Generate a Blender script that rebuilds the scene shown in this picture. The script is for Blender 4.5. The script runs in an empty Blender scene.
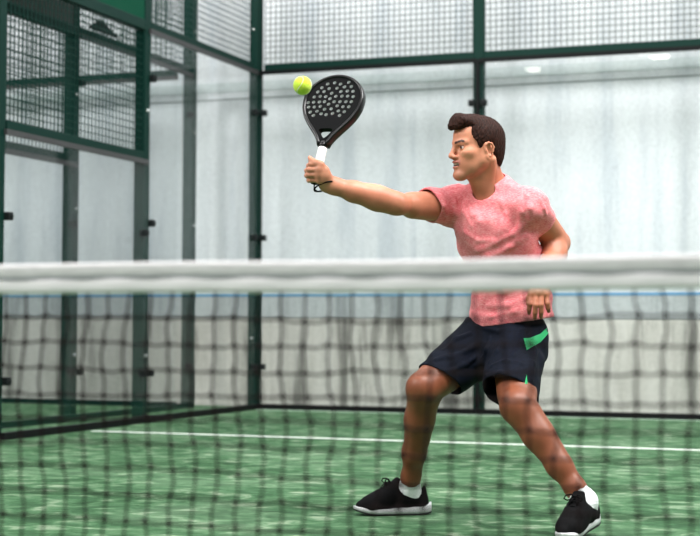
import bpy, bmesh, math, random
import numpy as np
from mathutils import Vector, Matrix
from mathutils.geometry import delaunay_2d_cdt

# ------------------------------------------------------------------ camera, world, lights, exposure
S = bpy.context.scene
COL = S.collection
FPX = 1533.4
CAMP = np.array([5.414, -12.342, 0.7314]); YAW, PITCH, ROLL = -0.35289, 0.03773, 0.00441
_cy, _sy, _cp, _sp = math.cos(YAW), math.sin(YAW), math.cos(PITCH), math.sin(PITCH)
DV = np.array([_sy*_cp, _cy*_cp, _sp]); RV0 = np.array([_cy, -_sy, 0.0]); UV0 = np.cross(RV0, DV)
RV = RV0*math.cos(ROLL)+UV0*math.sin(ROLL); UV = UV0*math.cos(ROLL)-RV0*math.sin(ROLL)
cam = bpy.data.cameras.new('camera'); camo = bpy.data.objects.new('camera', cam); COL.objects.link(camo)
camo.matrix_world = Matrix(((RV[0], UV[0], -DV[0], CAMP[0]), (RV[1], UV[1], -DV[1], CAMP[1]),
                            (RV[2], UV[2], -DV[2], CAMP[2]), (0, 0, 0, 1)))
cam.sensor_width = 36.0; cam.lens = FPX/700*36.0; cam.clip_start = 0.1
cam.dof.use_dof = True; cam.dof.focus_distance = 5.72; cam.dof.aperture_fstop = 3.5
S.camera = camo

W = bpy.data.worlds.new('daylight'); S.world = W; W.use_nodes = True
bg = W.node_tree.nodes['Background']; bg.inputs[0].default_value = (0.97, 0.985, 1.0, 1); bg.inputs[1].default_value = 0.28
def area(name, loc, target, sx, sy, power, color=(1, 1, 1)):
    l = bpy.data.lights.new(name, 'AREA'); l.shape = 'RECTANGLE'; l.size = sx; l.size_y = sy; l.energy = power; l.color = color
    o = bpy.data.objects.new(name, l); COL.objects.link(o); o.location = loc
    o.rotation_euler = (Vector(target)-Vector(loc)).to_track_quat('-Z', 'Y').to_euler(); return o
area('assumed_skylight', (5.9, -8.4, 6.6), (3.9, -6.7, 0.8), 2.4, 2.0, 640, (1, .99, .97))  # assumed overhead opening, unseen, inferred from the top light on the player
area('wall_wash', (2.5, -3.6, 9.0), (2.5, 0.4, 1.6), 14, 2.5, 1230, (1, 1, 1))  # added area light that brightens the back wall, no known opening there
area('front_fill', (3.0, -16.5, 9.0), (4.0, -8.0, 1.0), 6, 3, 720, (1.0, 0.99, 0.98))  # added fill from behind the camera for net tape and player
area('left_fill', (-4.5, -12.5, 7.6), (3.8, -6.8, 1.0), 3, 2.5, 980, (1.0, 0.985, 0.96))  # added light from front left to lift the player's face
area('right_fill', (9.6, -6.0, 6.5), (4.1, -6.8, 1.0), 1.8, 1.8, 560, (1, .99, .97))  # added light from the right to brighten the player's left arm
vs = S.view_settings
vs.view_transform = 'Standard'; vs.look = 'None'; vs.gamma = 1; vs.use_curve_mapping = False; vs.exposure = -0.22

# ------------------------------------------------------------------ helpers
rng = random.Random(4)
def lin(c):
    if isinstance(c, str): c = [int(c[i:i+2], 16)/255 for i in (0, 2, 4)]
    return tuple(x/12.92 if x <= .04045 else ((x+.055)/1.055)**2.4 for x in c)
def mat(name, col='808080', rough=.5, metal=0.0, spec=.5):
    m = bpy.data.materials.new(name); m.use_nodes = True
    b = m.node_tree.nodes['Principled BSDF']; c = lin(col)
    b.inputs['Base Color'].default_value = (*c, 1); b.inputs['Roughness'].default_value = rough
    b.inputs['Metallic'].default_value = metal; b.inputs['Specular IOR Level'].default_value = spec
    return m
class NT:
    def __init__(s, m): s.t = m.node_tree; s.b = s.t.nodes['Principled BSDF']
    def n(s, typ, **kw):
        nd = s.t.nodes.new(typ)
        for k, v in kw.items():
            if hasattr(nd, k) and k not in ('Scale',): setattr(nd, k, v)
            else: nd.inputs[k.replace('_', ' ')].default_value = v
        return nd
    def l(s, a, b): s.t.links.new(a, b)
    def coords(s, scale=(1, 1, 1), kind='Object', rot=(0, 0, 0)):
        tc = s.n('ShaderNodeTexCoord'); mp = s.n('ShaderNodeMapping')
        mp.inputs['Scale'].default_value = scale; mp.inputs['Rotation'].default_value = rot
        s.l(tc.outputs[kind], mp.inputs[0]); return mp.outputs[0]
    def noise(s, vec, scale, detail=3, rough=.5, dist=0.0):
        nd = s.n('ShaderNodeTexNoise'); nd.inputs['Scale'].default_value = scale; nd.inputs['Detail'].default_value = detail
        nd.inputs['Roughness'].default_value = rough; nd.inputs['Distortion'].default_value = dist
        s.l(vec, nd.inputs['Vector']); return nd.outputs[0]
    def ramp(s, fac, stops):
        r = s.n('ShaderNodeValToRGB'); cr = r.color_ramp
        while len(cr.elements) < len(stops): cr.elements.new(.5)
        for e, (p, c) in zip(cr.elements, stops):
            e.position = p; e.color = (*lin(c), 1) if isinstance(c, str) else (c, c, c, 1)
        s.l(fac, r.inputs[0]); return r.outputs[0]
    def mix(s, fac, a, b, mode='MIX'):
        m = s.n('ShaderNodeMix'); m.data_type = 'RGBA'; m.blend_type = mode
        for sock, v in ((m.inputs[0], fac), (m.inputs[6], a), (m.inputs[7], b)):
            if hasattr(v, 'links'): s.l(v, sock)
            elif isinstance(v, str): sock.default_value = (*lin(v), 1)
            else: sock.default_value = v
        return m.outputs[2]
    def bump(s, h, strength=.3, dist=.01):
        b = s.n('ShaderNodeBump'); b.inputs['Strength'].default_value = strength; b.inputs['Distance'].default_value = dist
        s.l(h, b.inputs['Height']); s.l(b.outputs[0], s.b.inputs['Normal'])
    def color(s, c): s.l(c, s.b.inputs['Base Color'])

def link(name, me, m=None, parent=None, smooth=False):
    o = bpy.data.objects.new(name, me); COL.objects.link(o)
    if m is not None: me.materials.append(m)
    if parent is not None: o.parent = parent
    if smooth:
        for p in me.polygons: p.use_smooth = True
    return o
def from_bm(name, bm, m=None, parent=None, smooth=False):
    bmesh.ops.recalc_face_normals(bm, faces=bm.faces[:])
    me = bpy.data.meshes.new(name); bm.to_mesh(me); bm.free(); return link(name, me, m, parent, smooth)
def empty(name, loc=(0, 0, 0), rz=0):
    o = bpy.data.objects.new(name, None); COL.objects.link(o); o.location = loc; o.rotation_euler = (0, 0, rz); o.empty_display_size = .1
    return o
def tag(o, label=None, cat=None, group=None, kind=None):
    if label: o['label'] = label
    if cat: o['category'] = cat
    if group: o['group'] = group
    if kind: o['kind'] = kind
    return o
def bx(bm, lo, hi, bevel=0):
    vs_ = [bm.verts.new((x, y, z)) for x in (lo[0], hi[0]) for y in (lo[1], hi[1]) for z in (lo[2], hi[2])]
    q = [(0, 1, 3, 2), (4, 6, 7, 5), (0, 4, 5, 1), (2, 3, 7, 6), (0, 2, 6, 4), (1, 5, 7, 3)]
    fs = [bm.faces.new([vs_[i] for i in f]) for f in q]
    if bevel:
        es = list({e for f in fs for e in f.edges})
        bmesh.ops.bevel(bm, geom=es, offset=bevel, segments=2, affect='EDGES', profile=.5)
def boxobj(name, lo, hi, m, parent=None, bevel=0):
    bm = bmesh.new(); bx(bm, lo, hi, bevel); return from_bm(name, bm, m, parent)
def tube(bm, pts, rads, seg=8, cap=True):
    pts = [Vector(p) for p in pts]; n = len(pts)
    if not hasattr(rads, '__len__'): rads = [rads]*n
    rings = []; up = None
    for i, p in enumerate(pts):
        t = (pts[min(i+1, n-1)]-pts[max(i-1, 0)]).normalized()
        if up is None:
            up = t.orthogonal().normalized()
        else:
            up = (up-t*up.dot(t)).normalized()
        s = t.cross(up)
        rings.append([bm.verts.new(p+(up*math.cos(a)+s*math.sin(a))*rads[i]) for a in [2*math.pi*k/seg for k in range(seg)]])
    for a, b in zip(rings, rings[1:]):
        for k in range(seg): bm.faces.new((a[k], a[(k+1) % seg], b[(k+1) % seg], b[k]))
    if cap: bm.faces.new(rings[0][::-1]); bm.faces.new(rings[-1])
def cyl(bm, c, axis, r, h, seg=12):
    a = Vector(axis).normalized(); tube(bm, [Vector(c)-a*h/2, Vector(c)+a*h/2], r, seg)

# ------------------------------------------------------------------ materials of the place
M = {}
M['steel'] = mat('green_painted_steel', '062a23', .5, 0, .12)
M['steel2'] = mat('dark_green_painted_steel', '07251f', .5, 0, .12)
M['black'] = mat('black_rubber_profile', '0a0c0d', .6, 0, .15)
M['grey_edge'] = mat('grey_aluminium_edge', '3b3a3b', .5, .1)
M['clip'] = mat('dark_steel_clip', '15191a', .5, 0, .2)
M['bolt'] = mat('zinc_bolt', 'd8dcdc', .25, .6)
M['wire'] = mat('green_coated_wire', '0c332c', .5, 0, .12)
M['wiregrey'] = mat('grey_green_wire', '4e6a68', .45)
M['sheet'] = mat('green_windbreak_sheet', '03422f', .7, 0, .1)
M['sheetshade'] = mat('shaded_windbreak_sheet', '2e302d', .7)  # neighbour's copy of the green sheet, its shadow put into the grey colour

def glass_mat(name, tint):
    m = bpy.data.materials.new(name); m.use_nodes = True; t = m.node_tree; t.nodes.clear()
    out = t.nodes.new('ShaderNodeOutputMaterial'); tr = t.nodes.new('ShaderNodeBsdfTransparent'); gl = t.nodes.new('ShaderNodeBsdfGlossy')
    lw = t.nodes.new('ShaderNodeLayerWeight'); lw.inputs[0].default_value = .5; pw = t.nodes.new('ShaderNodeMath'); pw.operation = 'POWER'; pw.inputs[1].default_value = 5
    ad = t.nodes.new('ShaderNodeMath'); ad.operation = 'MULTIPLY_ADD'; ad.inputs[1].default_value = .5; ad.inputs[2].default_value = .025
    t.links.new(lw.outputs['Facing'], pw.inputs[0]); t.links.new(pw.outputs[0], ad.inputs[0]); mx = t.nodes.new('ShaderNodeMixShader')
    tr.inputs[0].default_value = (*tint, 1); gl.inputs['Roughness'].default_value = .02
    t.links.new(ad.outputs[0], mx.inputs[0]); t.links.new(tr.outputs[0], mx.inputs[1]); t.links.new(gl.outputs[0], mx.inputs[2])
    t.links.new(mx.outputs[0], out.inputs[0]); return m
M['glass'] = glass_mat('clear_tempered_glass', (.98, .99, .99))

def m_turf():
    m = mat('green_sanded_turf', '5c9a70', .9, 0, .2); k = NT(m); v = k.coords()
    big = k.noise(k.coords(), 1.5, 4, .6, .5)
    med = k.noise(k.coords((.9, 1.1, 1), rot=(0, 0, .35)), 7.5, 5, .6, .6)
    fin = k.noise(k.coords(), 130, 3, .7)
    c1 = k.ramp(med, [(.33, '193a20'), (.45, '315a38'), (.56, '5a815c'), (.69, 'b0bfa6')])
    c2 = k.ramp(big, [(.32, '274829'), (.5, '426746'), (.7, '748f72')])
    c = k.mix(.42, c1, c2)
    f2 = k.ramp(fin, [(.3, .55), (.7, 1.0)])
    c = k.mix(.6, c, k.mix(1.0, c, f2, 'MULTIPLY'))
    k.color(c); k.bump(fin, .5, .01); return m
M['turf'] = m_turf()
def m_concrete(name, base, dark, light, streak, bumps=.2):
    m = mat(name, base, .85, 0, .25); k = NT(m)
    st = k.noise(k.coords((1, 1, .09)), 4.2, 6, .65, .2)
    bl = k.noise(k.coords(), 1.3, 5, .6)
    fine = k.noise(k.coords(), 40, 4, .65)
    c = k.ramp(bl, [(.3, dark), (.5, base), (.7, light)])
    s = k.ramp(st, [(.36, streak), (.47, base), (.60, light)])
    c = k.mix(.72, c, s)
    f = k.ramp(fine, [(.25, .82), (.6, 1.0)])
    c = k.mix(1.0, c, f, 'MULTIPLY')
    k.color(c); k.bump(fine, bumps, .01); return m
M['wall_hi'] = m_concrete('pale_smooth_concrete', 'dfe2e6', 'd3d7dc', 'e9ecef', 'c8ced5')
M['wall_band'] = m_concrete('blue_grey_concrete', 'b4b9ba', 'a2a7a8', 'c1c5c6', '84898b')
M['wall_lo'] = m_concrete('raw_streaked_concrete', 'c3c0b9', '9b9892', 'd9d6d0', '504e4b', .4)
M['blue'] = mat('blue_painted_line', '6d9cc2', .7)
M['line'] = mat('white_court_line', 'eef4ee', .85)
M['joint'] = mat('dark_wall_joint', '7b8584', .9)
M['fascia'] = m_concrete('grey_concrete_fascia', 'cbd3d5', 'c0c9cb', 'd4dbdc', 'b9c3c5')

# ------------------------------------------------------------------ setting
HW = .42                                                             # hall wall stands behind the back glass
floor = boxobj('floor', (-12, -22, -.1), (14, HW+.05, 0), M['turf']); tag(floor, kind='structure')
w1 = boxobj('wall_back', (-12, HW, 1.01), (14, HW+.25, 6.5), M['wall_hi']); tag(w1, kind='structure')
w2 = boxobj('wall_back_plinth', (-12, HW-.015, 0), (14, HW+.25, .795), M['wall_lo']); tag(w2, kind='structure')
w3 = boxobj('wall_back_band', (-12, HW-.006, .805), (14, HW+.25, 1.01), M['wall_band']); tag(w3, kind='structure')
tag(boxobj('trim_1', (-12, HW-.01, .995), (14, HW+.01, 1.022), M['blue']), kind='structure')
tag(boxobj('trim_2', (-12, HW+.004, .794), (14, HW+.2, .806), M['joint']), kind='structure')
tag(boxobj('trim_3', (-12, HW-.003, 2.80), (14, HW+.01, 2.808), M['joint']), kind='structure')
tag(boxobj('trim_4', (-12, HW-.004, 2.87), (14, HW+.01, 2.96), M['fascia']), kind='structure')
tag(boxobj('trim_5', (0.05, -.13, .0005), (9.9, -.05, .003), mat('pale_sand_strip', 'a3bda6', .9)), kind='structure')
sl = boxobj('service_line', (.10, -3.05, .0005), (9.9, -3.0, .003), M['line'])
tag(sl, 'white painted service line crossing the green turf behind the player', 'court line')


def bolts(o, pts, ax):
    for p in pts:
        bm = bmesh.new(); cyl(bm, p, ax, .012, .02, 10); from_bm('bolt', bm, M['bolt'], o, True)
def post(name, x0, x1, y0, y1, h, label, group=None, bo=(), boax=(0, -1, 0)):
    o = empty(name, ((x0+x1)/2, (y0+y1)/2, 0)); dx, dy = (x1-x0)/2, (y1-y0)/2
    boxobj('shaft', (-dx, -dy, 0), (dx, dy, h), M['steel'], o, .006)
    boxobj('cap', (-dx, -dy, h), (dx, dy, h+.01), M['black'], o)
    bolts(o, [Vector(p)-o.location for p in bo], boax)
    tag(o, label, 'post', group); return o
def wire_bm(a0, a1, z0, z1, c, step=.05, r=.0027):
    bm = bmesh.new(); n = int(round((a1-a0)/step)); k = int(round((z1-z0)/step))
    for i in range(n+1):
        a = a0+(a1-a0)*i/n; bx(bm, (a-r, c-r, z0), (a+r, c+r, z1))
    for i in range(k+1):
        z = z0+(z1-z0)*i/k; bx(bm, (a0, c+r, z-r), (a1, c+3*r, z+r))
    return bm
def bay(name, origin, rz, L, gh, label, cat, sheet=None, mesh_top=4.0, clipz=(), mid=None, bot='black', capm='grey_edge', railm='steel', clipends=(0, 1), botz=.048):
    """one bay of the court enclosure along local x, outside = local +y"""
    o = empty(name, origin, rz); tag(o, label, cat)
    boxobj('glass_panel', (.015, -.006, .05), (L-.015, .006, gh-.05), M['glass'], o)
    boxobj('bottom_rail', (0, -.03, 0), (L, .012, botz), M[bot], o, .004)
    boxobj('capping', (.01, -.012, gh-.062), (L-.01, .010, gh-.026), M[capm], o)
    boxobj('top_rail', (.046, .012, gh-.028), (L-.046, .075, gh+.035), M[railm], o, .005)
    if mid:                                                          # low glass: wire mesh up to a rail at 3 m
        boxobj('upper_rail', (.046, .012, 2.955), (L-.046, .08, 3.035), M[railm], o, .005)
        from_bm('wire_mesh', wire_bm(.05, L-.05, gh+.035, 2.955, .03), M['wire'], o)
        if sheet: boxobj('windbreak_sheet', (.01, .02, 3.036), (L-.05, .04, 4.0), M[sheet], o)
    else:
        from_bm('wire_mesh', wire_bm(.05, L-.05, gh+.035, mesh_top, .03), M['wire'], o)
    for e in clipends:
        for z in clipz:
            x = .052 if e == 0 else L-.052
            bm = bmesh.new(); bx(bm, (x-.026, -.026, z-.026), (x+.026, .028, z+.026), .006); cyl(bm, (x, -.03, z), (0, 1, 0), .011, .012, 10)
            from_bm('glass_clip', bm, M['clip'], o)
    return o
D2, D4 = 2.05, 4.0
Z1, Z2, Z3 = .37, 1.5, 2.6
H = math.pi/2
bay('glass_bay', (0.0, 0, 0), 0, 2.0, 3.0, 'glass and wire mesh bay of the back wall right behind the raised racket', 'glass wall', clipz=(Z1, Z2, Z3), capm='black')
bay('glass_bay', (2.0, 0, 0), 0, 2.0, 3.0, 'glass and wire mesh bay of the back wall to the right of the player', 'glass wall', clipz=(Z1, Z3), capm='black')
bay('glass_bay', (4.0, 0, 0), 0, 2.0, 3.0, 'back wall glass bay cut off by the right edge of the photo', 'glass wall', clipz=(Z1, Z3), capm='black')
bay('glass_bay', (6.0, 0, 0), 0, 2.0, 3.0, 'fourth glass bay of the back wall, outside the photo to the right', 'glass wall', clipz=(Z1, Z3), capm='black')
bay('glass_bay', (8.0, 0, 0), 0, 2.0, 3.0, 'last glass bay of the back wall, far outside the photo', 'glass wall', clipz=(Z1, Z3), capm='black')
post('fence_post', 5.955, 6.045, .0125, .085, 4.0, 'second dark green back post beyond the right edge of the photo')
post('fence_post', 7.955, 8.045, .0125, .085, 4.0, 'third dark green back post beyond the right edge of the photo')
post('fence_post', 1.955, 2.045, .0125, .085, 4.0, 'dark green steel post standing behind the player, above his head', None)
st = boxobj('joint_strip', (1.986, -.014, .05), (2.014, .0115, 2.96), M['black']); tag(st, 'thin blackish joint strip between back glass panels, above the player head', 'joint strip')
post('fence_post', 3.955, 4.045, .0125, .085, 4.0, 'dark green steel post just beyond the right edge of the photo')
post('corner_post', -.095, -.014, .0125, .09, 4.0, 'dark green corner post where the side glass meets the back glass', None, [(-.055, .0125, 3.35), (-.055, .0125, .62)], (0, -1, 0))
cs = boxobj('corner_strip', (-.013, .0125, 0), (.03, .03, 4.0), M['steel2']); tag(cs, 'narrow blackish green angle strip in the corner of the court', 'corner strip')
# side bays: local x runs toward the camera, outside is -x in the world: rotate by -90 degrees about z and mirror the offset
def side(name, x, y0, y1, *a, **k):
    return bay(name, (x, y1, 0), H, y0-y1, *a, **k)
side('glass_bay', 0, -.016, -D2, 3.0, 'tall side glass bay next to the court corner, left of the racket', 'glass wall', clipz=(Z1, Z2, Z3))
side('glass_bay', 0, -D2, -D4, 2.0, 'low side glass bay at the left edge with green mesh and bright green sheet above', 'glass wall', mid=True, sheet='sheet', clipz=(Z1, 1.42))
post('fence_post', -.10, -.0125, -D2-.046, -D2+.044, 4.0, 'dark green side post between the low and the tall side glass', None, [(-.012, -D2-.0, 2.35), (-.012, -D2, .5)], (1, 0, 0))
post('fence_post', -.10, -.0125, -D4-.05, -D4+.03, 4.0, 'blackish green side post cut by the left edge of the photo')
NX = -.61
side('glass_bay', NX, -.05, -D2, 3.0, 'neighbouring court tall glass bay seen through the tall side glass', 'glass wall', clipz=(Z1, Z3), bot='steel2')
side('glass_bay', NX, -D2, -6.0, 2.0, 'neighbouring court low glass bay with sheet coloured grey as in shade, seen through the low side glass', 'glass wall', mid=True, sheet='sheetshade', clipz=(Z1, Z2), bot='steel2')
bay('glass_bay', (-4.72, 0, 0), 0, 3.94, 3.0, 'neighbouring court back glass bay far left behind both side walls', 'glass wall', bot='steel2')
post('fence_post', NX-.105, NX-.0125, -.045, .05, 4.0, 'green neighbouring corner post seen through the tall side glass', None, [(NX-.012, .0, 3.36), (NX-.012, 0, 2.45), (NX-.012, 0, 1.62)], (1, -.3, 0))
post('fence_post', NX-.105, NX-.0125, -D2-.046, -D2+.046, 4.0, 'green neighbouring court post seen through the low side glass', None, [(NX-.012, -D2, 2.5), (NX-.012, -D2, 1.62), (NX-.012, -D2, .5)], (1, -.3, 0))
bm = bmesh.new(); g = [(NX+.0, -D2+.12, 3.04), (NX+.0, -D2+.62, 3.04), (NX+.0, -D2+.3, 3.14)]
va = [bm.verts.new(p) for p in g]; vb = [bm.verts.new((p[0]+.02, p[1], p[2])) for p in g]
bm.faces.new(va); bm.faces.new(vb[::-1])
for i in range(3): bm.faces.new((va[i], va[(i+1) % 3], vb[(i+1) % 3], vb[i]))
gp = from_bm('gusset_plate', bm, M['black']); tag(gp, 'small black triangular gusset plate on the neighbouring top rail', 'gusset plate')

# ------------------------------------------------------------------ padel net
NY, NTOP = -10.0, .840
net = empty('padel_net', (5, NY, 0)); tag(net, 'blurred padel net with white top band stretched across the foreground', 'net')
def m_tape():
    m = mat('white_net_tape', 'e6e6e8', .8, 0, .3); k = NT(m)
    f = k.noise(k.coords((1, 1, 6)), 30, 4, .6); k.color(k.ramp(f, [(.3, 'd9d6d8'), (.6, 'ebe9ea')])); k.bump(f, .3, .004); return m
M['tape'] = m_tape()
M['tape2'] = mat('white_net_hem', 'f7f4f6', .75)
M['seam'] = mat('grey_stitching', 'a9acb2', .9)
M['cord'] = mat('dark_brown_net_cord', '1a0f10', .9, 0, .2)
def sag(x): return .0022*math.sin(x*1.9)+.0012*math.sin(x*7.3+1)
def ribbon(name, z0, z1, th, m, rip=.0):
    bm = bmesh.new(); xs = np.linspace(-4.9, 4.9, 491); prev = None
    prof = []
    for i in range(10):
        a = 2*math.pi*(i+.5)/10; prof.append((th*(math.copysign(abs(math.cos(a))**.6, math.cos(a))), math.copysign(abs(math.sin(a))**.5, math.sin(a))))
    for x in xs:
        dz = sag(x); r = rip*math.sin(x*2*math.pi/.13)
        ring = [bm.verts.new((x, py*(1+r*6), (z0+z1)/2+dz+pz*(z1-z0)/2*(1+r))) for py, pz in prof]
        if prev:
            for k in range(10): bm.faces.new((prev[k], prev[(k+1) % 10], ring[(k+1) % 10], ring[k]))
        prev = ring
    return from_bm(name, bm, m, net, True)
ribbon('top_tape', NTOP-.0255, NTOP, .006, M['tape'])
ribbon('tape_hem', NTOP-.053, NTOP-.026, .0065, M['tape2'], .04)
ribbon('stitching', NTOP-.0270, NTOP-.0245, .0072, M['seam'])
def netting():
    st_ = .0412; nx = int(9.7/st_); nz = int((NTOP-.06)/.0432)+1
    P = {}
    r2 = random.Random(9)
    for i in range(nx+1):
        for j in range(nz+1):
            x = -4.85+i*st_; z = NTOP-.052-j*.0432
            wx = .004*math.sin(x*5.1+j*.8)+.002*math.sin(x*13+j*1.7)+r2.uniform(-.0026, .0026)+.0009*j*math.sin(x*1.3+.4)
            wz = .003*math.sin(x*6+j)+r2.uniform(-.003, .003)
            wy = .006*math.sin(x*3+j*.5)
            if j == 0: wz = 0; wx *= .5
            P[i, j] = Vector((x+wx, wy, max(z+wz+sag(x), .006)))
    bm = bmesh.new(); RC = .0021
    def strand(a, b, ph):
        m1 = (a+b)/2; d = (b-a); off = Vector((d.z, 0, -d.x))*ph
        tube(bm, [a, m1+off, b], [RC*1.1, RC, RC*1.1], 5, False)
    for i in range(nx+1):
        for j in range(nz+1):
            if j < nz: strand(P[i, j], P[i, j+1], r2.uniform(-.09, .09))
            if i < nx and j > 0: strand(P[i, j], P[i+1, j], r2.uniform(-.02, .09))
            if j > 0:
                p = P[i, j]
                tube(bm, [p+Vector((-.0036, 0, .0036)), p+Vector((-.0015, 0, .001)), p+Vector((.0015, 0, -.001)), p+Vector((.0036, 0, -.0036))], [.002, .0050, .0050, .002], 6)
    return from_bm('netting', bm, M['cord'], net, True)
netting()
for sx in (-1, 1):
    bm = bmesh.new(); bx(bm, (sx*4.95-.04, -.04, 0), (sx*4.95+.04, .04, .95), .006); from_bm('net_post', bm, M['steel'], net)
# ------------------------------------------------------------------ implicit surfaces (bodies, clothes): rounded bones blended into one skin
def vnorm(v): v = np.asarray(v, float); return v/np.linalg.norm(v)
class Field:
    def __init__(s): s.p = []
    def add(s, fn, c, r, op='u', k=.02): s.p.append((fn, np.asarray(c, float), float(r), op, k)); return s
    def rc(s, a, b, r1, r2, k=.02, op='u'):
        a = np.asarray(a, float); b = np.asarray(b, float); ba = b-a; L2 = max(ba@ba, 1e-9)
        def f(P):
            t = np.clip(((P-a)@ba)/L2, 0, 1); q = P-a-t[:, None]*ba
            return np.sqrt((q*q).sum(1))-(r1+(r2-r1)*t)
        return s.add(f, (a+b)/2, math.sqrt(L2)/2+max(r1, r2), op, k)
    def chain(s, pts, rs, k=.02, op='u'):
        for i in range(len(pts)-1): s.rc(pts[i], pts[i+1], rs[i], rs[i+1], k, op)
        return s
    def ell(s, c, r, axes=None, k=.02, op='u'):
        c = np.asarray(c, float); r = np.asarray(r, float); A = np.eye(3) if axes is None else np.array(axes)
        def f(P):
            q = (P-c)@A.T; k0 = np.sqrt(((q/r)**2).sum(1)); k1 = np.sqrt(((q/(r*r))**2).sum(1))+1e-9
            return k0*(k0-1)/k1
        return s.add(f, c, r.max(), op, k)
    def cutcyl(s, c, n, rad, length, k=.004):
        c = np.asarray(c, float); n = vnorm(n)
        def f(P):
            q = P-c; h = q@n; rr = np.sqrt(np.maximum((q*q).sum(1)-h*h, 0)); return np.maximum(np.maximum(-h, h-length), rr-rad)
        return s.add(f, c+n*length/2, length/2+rad, 's', k)
    def shell(s, t):
        return s.add(t, (0, 0, 0), 1e6, 'shell', 0)
    def disp(s, fn): return s.add(fn, (0, 0, 0), 1e6, 'd', 0)
    def field(s, F, c, r, k=.01, op='u'): return s.add(F.ev, c, r, op, k)
    def ev(s, P, idx=None):
        d = np.full(len(P), 1e3)
        for i in (range(len(s.p)) if idx is None else idx):
            fn, c, r, op, k = s.p[i]
            if op == 'shell': d = np.maximum(d, -(d+fn)); continue
            if op == 'd': d = d+fn(P); continue
            e = fn(P)
            if op == 'u':
                if k > 0:
                    h = np.maximum(k-np.abs(d-e), 0)/k; d = np.minimum(d, e)-h*h*k*.25
                else: d = np.minimum(d, e)
            elif op == 's':
                e = -e
                if k > 0:
                    h = np.maximum(k-np.abs(d-e), 0)/k; d = np.maximum(d, e)+h*h*k*.25
                else: d = np.maximum(d, e)
            elif op == 'i':
                h = np.maximum(k-np.abs(d-e), 0)/max(k, 1e-6); d = np.maximum(d, e)+h*h*k*.25
        return d
def surface_nets(F, lo, hi, h, relax=2):
    N = 14; lo = np.asarray(lo, float); hi = np.asarray(hi, float); B = N*h
    nb = np.ceil((hi-lo)/B).astype(int)
    bi = np.stack(np.meshgrid(*[np.arange(n) for n in nb], indexing='ij'), -1).reshape(-1, 3)
    cen = lo+(bi+.5)*B; hd = B*math.sqrt(3)/2
    dc = F.ev(cen); act = np.abs(dc) < hd*1.35+.012; bi = bi[act]; cen = cen[act]; dca = dc[act]
    C = np.array([p[1] for p in F.p]); Rr = np.array([p[2] for p in F.p]); K = np.array([p[4] for p in F.p])
    g = np.arange(N+1); gi = np.stack(np.meshgrid(g, g, g, indexing='ij'), -1).reshape(-1, 3)
    dims = nb*N+2
    def cid(c): return (c[:, 0]*dims[1]+c[:, 1])*dims[2]+c[:, 2]
    VP, VI, QE = [], [], []
    cg = np.arange(N); ci = np.stack(np.meshgrid(cg, cg, cg, indexing='ij'), -1).reshape(-1, 3)
    offs = np.array([(i, j, k) for i in (0, 1) for j in (0, 1) for k in (0, 1)])
    edges = [(a, b) for a in range(8) for b in range(a+1, 8) if np.abs(offs[a]-offs[b]).sum() == 1]
    for b, c, d0 in zip(bi, cen, dca):
        dist = np.linalg.norm(C-c, axis=1)-Rr
        idx = np.nonzero(dist < abs(d0)+hd*2+K+.015)[0]
        P = lo+(b*N+gi)*h
        v = F.ev(P, idx).reshape(N+1, N+1, N+1)
        s = v < 0
        if s.all() or not s.any(): continue
        cv = np.stack([v[o[0]:o[0]+N, o[1]:o[1]+N, o[2]:o[2]+N].reshape(-1) for o in offs], 1)
        sg = cv < 0; m = sg.any(1) & ~sg.all(1)
        cm = cv[m]; sm = sg[m]; acc = np.zeros((m.sum(), 3)); cnt = np.zeros(m.sum())
        for a, e in edges:
            x = sm[:, a] != sm[:, e]
            t = cm[:, a]/np.where(x, cm[:, a]-cm[:, e], 1)
            pt = offs[a]+t[:, None]*(offs[e]-offs[a]); acc[x] += pt[x]; cnt[x] += 1
        loc = ci[m]+acc/cnt[:, None]; gc = b*N+ci[m]
        VP.append(lo+(b*N+loc)*h); VI.append(cid(gc))
        for ax in range(3):
            sl0 = [slice(0, N)]*3; sl1 = list(sl0); sl1[ax] = slice(1, N+1)
            x = s[tuple(sl0)] != s[tuple(sl1)]
            p = np.argwhere(x)
            if len(p):
                QE.append(np.column_stack([b*N+p, np.full(len(p), ax), s[tuple(sl0)][x].astype(int)]))
    VP = np.concatenate(VP); VI = np.concatenate(VI); o = np.argsort(VI); VP, VI = VP[o], VI[o]
    Q = np.concatenate(QE); faces = []
    for ax in range(3):
        q = Q[Q[:, 3] == ax]; u, w = [(1, 2), (2, 0), (0, 1)][ax]
        eu = np.eye(3, dtype=int)[u]; ew = np.eye(3, dtype=int)[w]; c0 = q[:, :3]
        ids = []; ok = np.ones(len(q), bool)
        for dd in (-eu-ew, -ew, np.zeros(3, int), -eu):
            k = cid(c0+dd); pos = np.clip(np.searchsorted(VI, k), 0, len(VI)-1); ok &= VI[pos] == k; ids.append(pos)
        f = np.stack(ids, 1)[ok]; fl = q[ok, 4] == 0
        f[fl] = f[fl][:, ::-1]; faces.append(f)
    Fc = np.concatenate(faces)
    for _ in range(relax):                                           # even the quads out
        acc = np.zeros_like(VP); cnt = np.zeros(len(VP))
        for a in range(4):
            i, j = Fc[:, a], Fc[:, (a+1) % 4]
            for k in range(3):
                acc[:, k] += np.bincount(i, VP[j, k], len(VP))+np.bincount(j, VP[i, k], len(VP))
            cnt += np.bincount(i, minlength=len(VP))+np.bincount(j, minlength=len(VP))
        VP = VP*.5+.5*acc/np.maximum(cnt, 1)[:, None]
    return VP, Fc
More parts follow.
